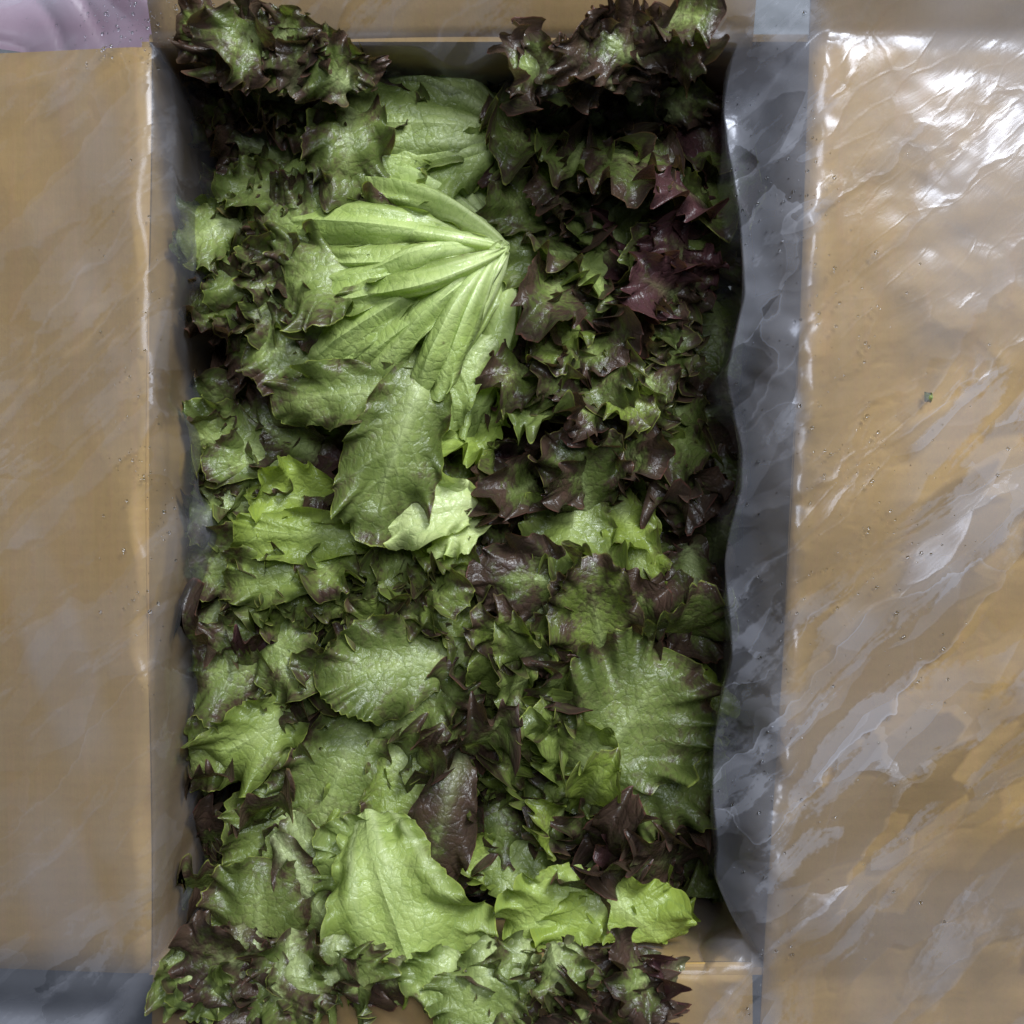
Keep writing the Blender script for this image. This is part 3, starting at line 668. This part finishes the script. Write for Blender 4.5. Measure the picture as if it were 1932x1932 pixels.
    for a in ((910, 960, 750, 985, 130, .0, 'dome', 1.0, .05), (905, 950, 800, 915, 110, .0, 'dome', 1.0, .0), (905, 975, 820, 1020, 120, .05, 'dome', 1.0, .1), (900, 965, 760, 950, 90, .1, 'flat', .9, .0),
              (690, 960, 490, 900, 150, .08, 'rise', .45, .5), (720, 1010, 545, 1030, 110, .15, 'dome', .5, .35), (600, 930, 500, 960, 110, .1, 'cup', .4, .5), (780, 1020, 480, 1035, 90, .15, 'flat', .4, .3),
              (520, 960, 340, 950, 190, .55, 'flat', .2, 0), (540, 840, 350, 790, 150, .38, 'dome', .3, 0), (620, 860, 460, 780, 150, .78, 'flat', 0, 0), (600, 870, 400, 880, 130, .5, 'rise', .3, 0),
              (620, 830, 600, 880, 90, 1., 'dome', 0, 0), (620, 880, 590, 930, 100, .8, 'cup', 0, 0), (680, 930, 660, 1020, 130, .92, 'flat', 0, 0), (560, 1010, 370, 1075, 140, .52, 'flat', .2, 0),
              (720, 930, 740, 990, 90, .8, 'flat', .2, .2), (700, 1050, 450, 1090, 110, .3, 'flat', .3, .1), (640, 720, 510, 700, 130, .7, 'fall', 0, 0), (480, 1060, 430, 1110, 100, .5, 'cup', .2, .3)):
        leaf('YEL', *a[:5], 0.044 if a[7] >= .9 or a[8] >= .6 else 0.026, a[6], red=a[5], pale=a[7], yel=a[8], hero=True, ruf=1.1, roll=rng.uniform(-15, 15), pleat=0.5 if a[7] > .8 else 0)
    # middle dark curly
    cluster('MID', 650, 1130, 260, 85, 30, (820, 1010), (120, 190), (120, 180), (-0.022, 0.016), (0.32, 0.62), seed=6, profs=('dome', 'rise', 'cup', 'up', 'back'), spread=60)
    for a in ((760, 1050, 850, 1150, 150, .45, 'up'), (830, 1080, 790, 1180, 170, .42, 'cup'), (700, 1110, 690, 1190, 160, .42, 'up'), (880, 1120, 860, 1230, 170, .62, 'dome'),
              (660, 1090, 590, 1150, 150, .45, 'cup'), (570, 1090, 500, 1170, 140, .5, 'cup'), (480, 1110, 430, 1160, 130, .42, 'dome'), (820, 1000, 870, 890, 130, .5, 'dome'), (870, 860, 930, 870, 110, .55, 'cup'),
              (760, 1190, 700, 1130, 130, .4, 'stand'), (900, 1010, 900, 1080, 120, .5, 'cup')):
        leaf('MID', *a[:5], 0.014, a[6], red=a[5], yel=0.12, hero=True, ruf=1.3, roll=rng.uniform(-20, 20))
    # wide flat
    cluster('WIDE', 560, 1290, 190, 90, 20, (780, 1200), (130, 200), (140, 200), (-0.022, 0.006), (0.3, 0.6), pale=0.3, seed=7)
    cluster('WIDE', 800, 1330, 90, 60, 8, (850, 1200), (100, 150), (90, 130), (-0.02, 0.0), (0.2, 0.5), pale=0.3, seed=8)
    for a in ((900, 1240, 640, 1300, 190, .34, 'flat', .15, 0), (560, 1210, 370, 1290, 210, .52, 'flat', .1, 0), (500, 1130, 580, 1280, 150, .4, 'flat', .2, 0), (430, 1130, 380, 1230, 140, .8, 'flat', 0, 0),
              (690, 1320, 600, 1560, 230, .36, 'fall', .2, 0), (570, 1320, 410, 1410, 150, .2, 'dome', .35, .15), (740, 1370, 800, 1585, 210, .36, 'flat', .4, .25), (600, 1440, 460, 1640, 230, .26, 'flat', .2, .08),
              (480, 1300, 340, 1450, 120, .38, 'flat', .2, .1), (850, 1230, 740, 1400, 190, .38, 'fall', .1, 0), (560, 1350, 540, 1440, 150, .4, 'cup', .2, 0), (660, 1390, 680, 1540, 130, .2, 'flat', .45, .3),
              (900, 1290, 850, 1340, 60, .2, 'dome', .2, .1), (880, 1350, 815, 1335, 50, .4, 'dome', .1, 0)):
        leaf('WIDE', *a[:5], 0.030, a[6], red=a[5] + 0.05, pale=a[7], yel=a[8], hero=True, ruf=1.05, roll=rng.uniform(-10, 10))
    leaf('WIDE', 870, 1420, 805, 1655, 135, 0.062, (5, 0, -5, -20), red=0.94, ruf=0.7, hero=True, blister=0.6, ribs=0.3, teeth=0.3, width_base=0.6, cup=-1.5)
    # lime
    cluster('LIME', 480, 1690, 110, 120, 16, (680, 1640), (120, 180), (120, 170), (-0.025, 0.004), (0.35, 0.75), seed=9)
    leaf('LIME', 690, 1530, 810, 1890, 310, 0.080, (30, 12, -6, -22), red=0.06, pale=0.72, yel=0.12, hero=True, ruf=0.8, blister=1.9, cup=-1.6, ribs=0.5, pleat=0.6, width_base=0.6)
    leaf('LIME', 800, 1560, 620, 1640, 150, 0.078, (25, 10, -10, -25), red=0.15, pale=0.5, hero=True, ruf=0.5, ribs=1.2)
    leaf('LIME', 690, 1600, 650, 1700, 130, 0.072, 'dome', red=0.2, pale=0.5, hero=True, ruf=0.7, blister=1.4)
    leaf('LIME', 520, 1570, 690, 1870, 150, 0.078, (12, 2, -4, -12), red=0.80, hero=True, ruf=0.5, blister=0.8, ribs=0.8, roll=-6)
    leaf('LIME', 560, 1540, 620, 1710, 130, 0.062, 'flat', red=0.45, hero=True, ruf=0.5)
    leaf('LIME', 510, 1850, 490, 1640, 190, 0.062, (20, 12, 0, -18), red=0.42, pale=0.05, hero=True, ruf=0.8)
    leaf('LIME', 490, 1760, 660, 1880, 130, 0.070, (20, 5, -5, -15), red=0.32, pale=0.2, hero=True, ruf=0.6, blister=1.3)
    # small frills at the left edge
    cluster('EDGE', 322, 1500, 34, 240, 44, (520, 1500), (80, 130), (70, 110), (-0.045, -0.005), (0.65, 1.0), seed=10, ruf=1.5, spread=60, profs=('dome', 'cup', 'up', 'rise'))
    cluster('EDGE', 370, 1180, 50, 70, 14, (520, 1200), (80, 120), (70, 110), (-0.02, 0.01), (0.85, 1.0), seed=11, ruf=1.5, spread=60)
    cluster('EDGE', 400, 1600, 50, 100, 14, (520, 1560), (90, 140), (90, 130), (-0.02, 0.01), (0.5, 0.85), seed=12, ruf=1.3, yel=0.3, spread=60)
    # bottom
    cluster('BL', 450, 1850, 100, 60, 12, (520, 1650), (120, 170), (120, 170), (0.066, 0.10), (0.5, 0.95), seed=13)
    cluster('BL', 620, 1850, 90, 20, 6, (640, 1700), (110, 150), (120, 170), (0.066, 0.085), (0.3, 0.9), seed=53)
    for a in ((380, 1750, 350, 1910, 110, .3, 'dome', .2), (360, 1790, 400, 1880, 110, .35, 'cup', .2), (470, 1790, 440, 1950, 130, .95, 'flat', 0), (520, 1810, 540, 1950, 120, .6, 'flat', 0), (470, 1800, 360, 1770, 110, .9, 'dome', 0),
              (560, 1800, 570, 1920, 110, .4, 'flat', .1)):
        leaf('BL', *a[:5], 0.104, a[6], sink=0.022, red=a[5], pale=a[7], hero=True, ruf=0.9)
    cluster('BM', 1000, 1865, 130, 35, 11, (940, 1700), (90, 130), (130, 190), (0.066, 0.10), (0.3, 0.7), pale=0.3, seed=14)
    for a in ((860, 1790, 790, 1890, 120, .25, 'flat', .4), (930, 1780, 880, 1945, 190, .25, 'flat', .3), (990, 1780, 960, 1890, 170, .5, 'dome', .1), (760, 1810, 720, 1870, 70, .9, 'flat', 0)):
        leaf('BM', *a[:5], 0.100, a[6], sink=0.022, red=a[5], pale=a[7], hero=True, ruf=0.8)
    cluster('BR', 1160, 1878, 150, 26, 15, (1150, 1740), (90, 150), (100, 150), (0.066, 0.095), (0.8, 1.0), seed=15, ruf=1.4, profs=('dome', 'cup', 'rise', 'up'), spread=60)
    cluster('BR', 900, 1680, 50, 110, 12, (900, 1500), (110, 150), (90, 130), (-0.03, 0.0), (0.6, 0.95), seed=16)
    # ================= right column
    P5 = ('up', 'rise', 'up', 'cup', 'stand', 'rise')
    cluster('TR', 1150, 85, 250, 80, 34, (1160, 330), (110, 180), (130, 190), (0.015, 0.055), (0.65, 0.92), seed=20, profs=P5, spread=60)
    cluster('TR', 1160, 92, 205, 26, 15, (1160, 260), (110, 160), (120, 170), (0.061, 0.082), (0.78, 0.96), seed=52, spread=40)
    for a in ((1120, 270, 1110, 150, 210, .6, 'rise'), (1290, 290, 1290, 120, 190, .62, 'flat'), (1240, 190, 1190, 110, 90, .35, 'cup'), (1030, 210, 920, 140, 150, 1., 'dome'), (1090, 200, 1030, 240, 100, .6, 'fall'), (1060, 130, 1130, 70, 110, .9, 'cup')):
        leaf('TR', *a[:5], 0.012, a[6], red=a[5], hero=True, ruf=1.1, roll=rng.uniform(-15, 15))
    cluster('TR', 1150, 150, 200, 24, 10, (1150, 300), (90, 130), (120, 160), (0.035, 0.05), (0.6, 0.9), seed=71, profs=P5, spread=50)
    cluster('HOLE', 1140, 300, 200, 90, 26, (1140, 360), (90, 150), (110, 170), (-0.01, 0.028), (0.5, 0.85), seed=21, profs=P5, spread=70)
    for a in ((1080, 300, 1060, 215, 130, .62, 'cup'), (1110, 280, 1100, 350, 120, .4, 'stand'), (1180, 330, 1250, 230, 130, .55, 'rise'), (1330, 340, 1290, 230, 150, 1., 'dome'), (1070, 320, 950, 320, 130, .97, 'cup'),
              (1150, 520, 1140, 355, 200, .32, 'flat'), (1190, 470, 1330, 390, 170, .42, 'flat'), (1090, 430, 950, 390, 120, .5, 'cup'), (1090, 380, 1040, 400, 90, .9, 'cup'), (1200, 350, 1170, 320, 120, .7, 'stand'),
              (1090, 500, 955, 480, 150, .25, 'flat'), (1200, 240, 1150, 180, 110, .7, 'up')):
        leaf('HOLE', *a[:5], 0.029, a[6], red=a[5], hero=True, ruf=1.1, roll=rng.uniform(-15, 15))
    cluster('MAG', 1250, 480, 75, 45, 14, (1250, 560), (80, 120), (90, 130), (0.02, 0.045), (1.0, 1.0), seed=22, ruf=1.25, profs=P5, spread=90)
    cluster('MAG', 1150, 610, 190, 110, 28, (1150, 620), (90, 150), (110, 170), (-0.015, 0.024), (0.5, 0.86), seed=23, profs=P5, spread=60)
    for a in ((1160, 490, 1110, 520, 120, .25, 'cup', .4), (1100, 690, 1060, 560, 180, .74, 'rise', 0), (1200, 640, 1230, 550, 110, .6, 'rise', 0), (1120, 690, 1250, 725, 170, .68, 'flat', .3), (1130, 640, 1120, 540, 140, .95, 'up', 0),
              (1030, 700, 1030, 780, 150, .3, 'cup', .2), (990, 640, 950, 700, 130, .4, 'flat', .2), (1060, 650, 1000, 690, 130, .8, 'dome', 0), (1290, 620, 1290, 540, 120, .95, 'rise', 0), (1230, 690, 1290, 650, 120, .6, 'cup', 0)):
        leaf('MAG', *a[:5], 0.026, a[6], red=a[5], pale=a[7], hero=True, ruf=1.15, roll=rng.uniform(-15, 15))
    cluster('CEN', 1230, 840, 130, 110, 20, (1120, 860), (100, 160), (110, 170), (-0.04, 0.004), (0.45, 0.85), seed=24, profs=P5, spread=60)
    cluster('CEN', 1000, 860, 80, 110, 12, (1080, 900), (90, 140), (80, 130), (-0.04, -0.005), (0.7, 1.0), seed=25, profs=P5, spread=60)
    for a in ((1110, 1000, 1100, 820, 170, .62, 'rise', 0, 0), (1100, 900, 1100, 1040, 200, .30, 'cup', .1, .1), (1040, 900, 905, 930, 120, .82, 'cup', 0, 0), (1230, 960, 1330, 900, 130, .9, 'cup', 0, 0), (1200, 920, 1260, 840, 150, .4, 'dome', 0, .2),
              (1190, 980, 1215, 1110, 110, .2, 'flat', .2, .4), (1150, 930, 1190, 1010, 100, .3, 'cup', 0, .3), (1120, 790, 1220, 800, 130, .8, 'dome', 0, 0), (1290, 1000, 1280, 940, 110, .9, 'cup', 0, 0), (960, 950, 920, 990, 90, .7, 'cup', .2, 0)):
        leaf('CEN', *a[:5], 0.014, a[6], red=a[5], pale=a[7], yel=a[8], hero=True, ruf=1.15, roll=rng.uniform(-12, 12))
    cluster('BRN', 1130, 1160, 180, 110, 24, (1120, 1100), (90, 150), (110, 170), (-0.03, 0.008), (0.5, 0.85), seed=26, profs=P5, spread=70)
    for a in ((1140, 1090, 945, 1060, 150, .86, 'dome', 0), (1090, 1270, 990, 1150, 170, .80, 'dome', 0), (1150, 1290, 1120, 1090, 190, .62, 'rise', .15), (1290, 1030, 1290, 1210, 150, .78, 'flat', 0), (1240, 1200, 1290, 1260, 130, .8, 'fall', 0),
              (1180, 1200, 1250, 1130, 120, .75, 'up', 0), (1290, 1260, 1340, 1350, 110, .25, 'dome', .4), (990, 1130, 950, 1290, 110, .25, 'dome', .1), (1060, 1240, 1070, 1310, 120, .55, 'fall', .1), (1080, 1160, 1080, 1240, 80, .1, 'rise', .6)):
        leaf('BRN', *a[:5], 0.018, a[6], red=a[5], yel=a[7], hero=True, ruf=0.95, blister=1.2, roll=rng.uniform(-12, 12))
    leaf('BIG', 1060, 1490, 1255, 1262, 300, 0.040, (12, 6, -4, -14), red=0.42, hero=True, ruf=1.15, blister=1.1, ribs=0.5)
    leaf('BIG', 1080, 1420, 1330, 1470, 240, 0.036, (10, 4, -4, -14), red=0.40, hero=True, ruf=1.1, blister=0.8)
    leaf('BIG', 1060, 1300, 1040, 1490, 220, 0.034, (12, 6, -4, -18), red=0.26, hero=True, ruf=0.7)
    cluster('BIG', 1010, 1450, 120, 90, 20, (1050, 1400), (90, 140), (100, 150), (-0.02, 0.010), (0.2, 0.5), pale=0.2, yel=0.3, seed=27, profs=P5, spread=60)
    for a in ((950, 1480, 930, 1590, 150, .68, 'dome', 0), (1150, 1430, 1180, 1550, 140, .25, 'flat', .2), (920, 1380, 900, 1460, 110, .5, 'cup', .2), (990, 1420, 980, 1500, 120, .25, 'cup', .2), (1040, 1420, 1040, 1510, 120, .3, 'up', .2),
              (950, 1310, 970, 1370, 110, .3, 'cup', .2), (1120, 1490, 1160, 1450, 90, .35, 'up', .3), (880, 1350, 880, 1400, 110, .8, 'dome', 0)):
        leaf('BIG', *a[:5], 0.020, a[6], red=a[5], yel=a[7], hero=True, ruf=1.1, roll=rng.uniform(-12, 12))
    cluster('PUR', 1210, 1600, 95, 70, 20, (1170, 1570), (80, 120), (80, 120), (-0.01, 0.018), (0.93, 1.0), seed=28, ruf=1.6, profs=P5, spread=80)
    cluster('PUR', 1050, 1600, 110, 60, 12, (1100, 1540), (80, 130), (90, 130), (-0.025, 0.004), (0.6, 0.9), seed=29, profs=P5, spread=60)
    cluster('PUR', 1270, 1720, 70, 80, 12, (1180, 1680), (90, 130), (90, 130), (-0.03, -0.005), (0.35, 0.8), seed=30, yel=0.3)
    for a in ((1010, 1560, 960, 1690, 170, .16, 'flat', .25, .05), (1110, 1650, 975, 1760, 190, .05, 'fall', .75, .3), (1130, 1650, 1090, 1815, 200, .02, 'fall', .7, .45), (1140, 1670, 1250, 1765, 170, .05, 'fall', .55, .45),
              (1060, 1640, 1080, 1720, 90, .15, 'rise', .6, .3), (1080, 1620, 1240, 1700, 110, .66, 'flat', .0, .1), (940, 1600, 890, 1640, 100, .2, 'cup', .3, .3), (1190, 1740, 1280, 1720, 110, .1, 'cup', .3, .5)):
        leaf('PUR', *a[:5], 0.080 if a[7] >= .5 else 0.03, a[6], red=a[5], pale=a[7], yel=a[8], hero=True, ruf=0.8, roll=rng.uniform(-10, 10))
    # crisp curled frills standing between the larger leaves
    FR = dict(profs=('up', 'stand', 'up', 'rise'), spread=50, ruf=1.25)
    cluster('MID', 640, 1120, 240, 70, 15, (780, 1000), (80, 120), (90, 130), (0.022, 0.030), (0.35, 0.62), seed=61, yel=0.3, **FR)
    cluster('YEL', 400, 900, 60, 160, 10, (620, 930), (80, 110), (80, 120), (0.020, 0.030), (0.4, 0.75), seed=62, yel=0.2, **FR)
    cluster('YEL', 530, 730, 120, 30, 7, (600, 860), (80, 110), (80, 120), (0.018, 0.028), (0.55, 0.85), seed=63, **FR)
    cluster('WIDE', 440, 1330, 70, 110, 9, (640, 1300), (80, 110), (90, 120), (0.022, 0.034), (0.35, 0.75), seed=64, yel=0.2, **FR)
    cluster('WIDE', 860, 1380, 50, 120, 6, (780, 1380), (70, 100), (80, 110), (0.018, 0.028), (0.5, 0.9), seed=65, **FR)
    cluster('MAG', 1060, 740, 130, 50, 10, (1080, 640), (80, 110), (90, 130), (0.020, 0.030), (0.45, 0.8), seed=66, yel=0.3, **FR)
    cluster('BRN', 1000, 1200, 80, 120, 8, (1100, 1180), (80, 110), (80, 120), (0.018, 0.030), (0.35, 0.8), seed=67, yel=0.3, **FR)
    cluster('BIG', 1010, 1430, 110, 110, 12, (1080, 1400), (70, 100), (80, 110), (0.022, 0.034), (0.2, 0.55), seed=68, yel=0.4, **FR)
    cluster('TL', 480, 150, 130, 90, 10, (700, 220), (80, 110), (90, 120), (0.045, 0.058), (0.55, 0.9), seed=69, **FR)
    # dark leaves along the right side, lower down
    for (cy, key, n, sd) in ((200, 'TR', 6, 40), (400, 'HOLE', 7, 41), (620, 'MAG', 7, 42), (880, 'CEN', 8, 43), (1120, 'BRN', 7, 44), (1370, 'BIG', 6, 45), (1650, 'PUR', 8, 46)):
        cluster(key, 1335, cy, 35, 120, n, (1150, cy), (100, 160), (110, 170), (-0.07, -0.03), (0.4, 0.95), seed=sd, profs=('dome', 'rise', 'flat'), spread=60)
heads()

# cut stem ends
def stem(key, px, py, z, r, az):
    bm = bmesh.new(); bmesh.ops.create_uvsphere(bm, u_segments=24, v_segments=14, radius=r)
    for v in bm.verts:
        v.co.x = max(v.co.x, -10) * 0.9
        if v.co.x > r * 0.45: v.co.x = r * 0.45 + 0.0006 * math.sin(v.co.y * 900) * math.cos(v.co.z * 700)
    me = bpy.data.meshes.new("stem"); bm.to_mesh(me); bm.free()
    for p in me.polygons: p.use_smooth = True
    o = link("stem", me, STEM, HEADS[key]); x, y = wp(px, py, z); h = HEADS[key].location
    o.location = (x - h.x, y - h.y, z - h.z); o.rotation_euler = (0, R(-20), az)
stem('FAN', 955, 468, -0.012, 0.011, 0.1)

# loose crumbs of leaf
def crumb(px, py, z, size, label, red, pale, yel, az, seed):
    me = leaf_mesh(size, size * 0.8, (10, 5, 20, 40), seed, ruf=1.2, nu=40, nv=7)
    o = link("leaf_crumb", me, LEAF, label=label, cat="lettuce crumb", group="torn crumbs of lettuce leaf")
    x, y = wp(px, py, z); o.location = (x, y, z); o.rotation_euler = (0, 0, az); o.color = (red, pale, yel, 1)
crumb(690, 1905, 0.079, 0.012, "small bright green crumb of leaf on the bottom flap", 0.0, 0.4, 0.4, 0.6, 901)
crumb(735, 1895, 0.079, 0.010, "forked bright green crumb beside another on the bottom flap", 0.0, 0.4, 0.5, -0.9, 902)
crumb(1760, 750, 0.078, 0.0014, "tiny dark green speck of leaf on the film over the right flap", 0.4, 0.0, 0.0, 1.4, 903)
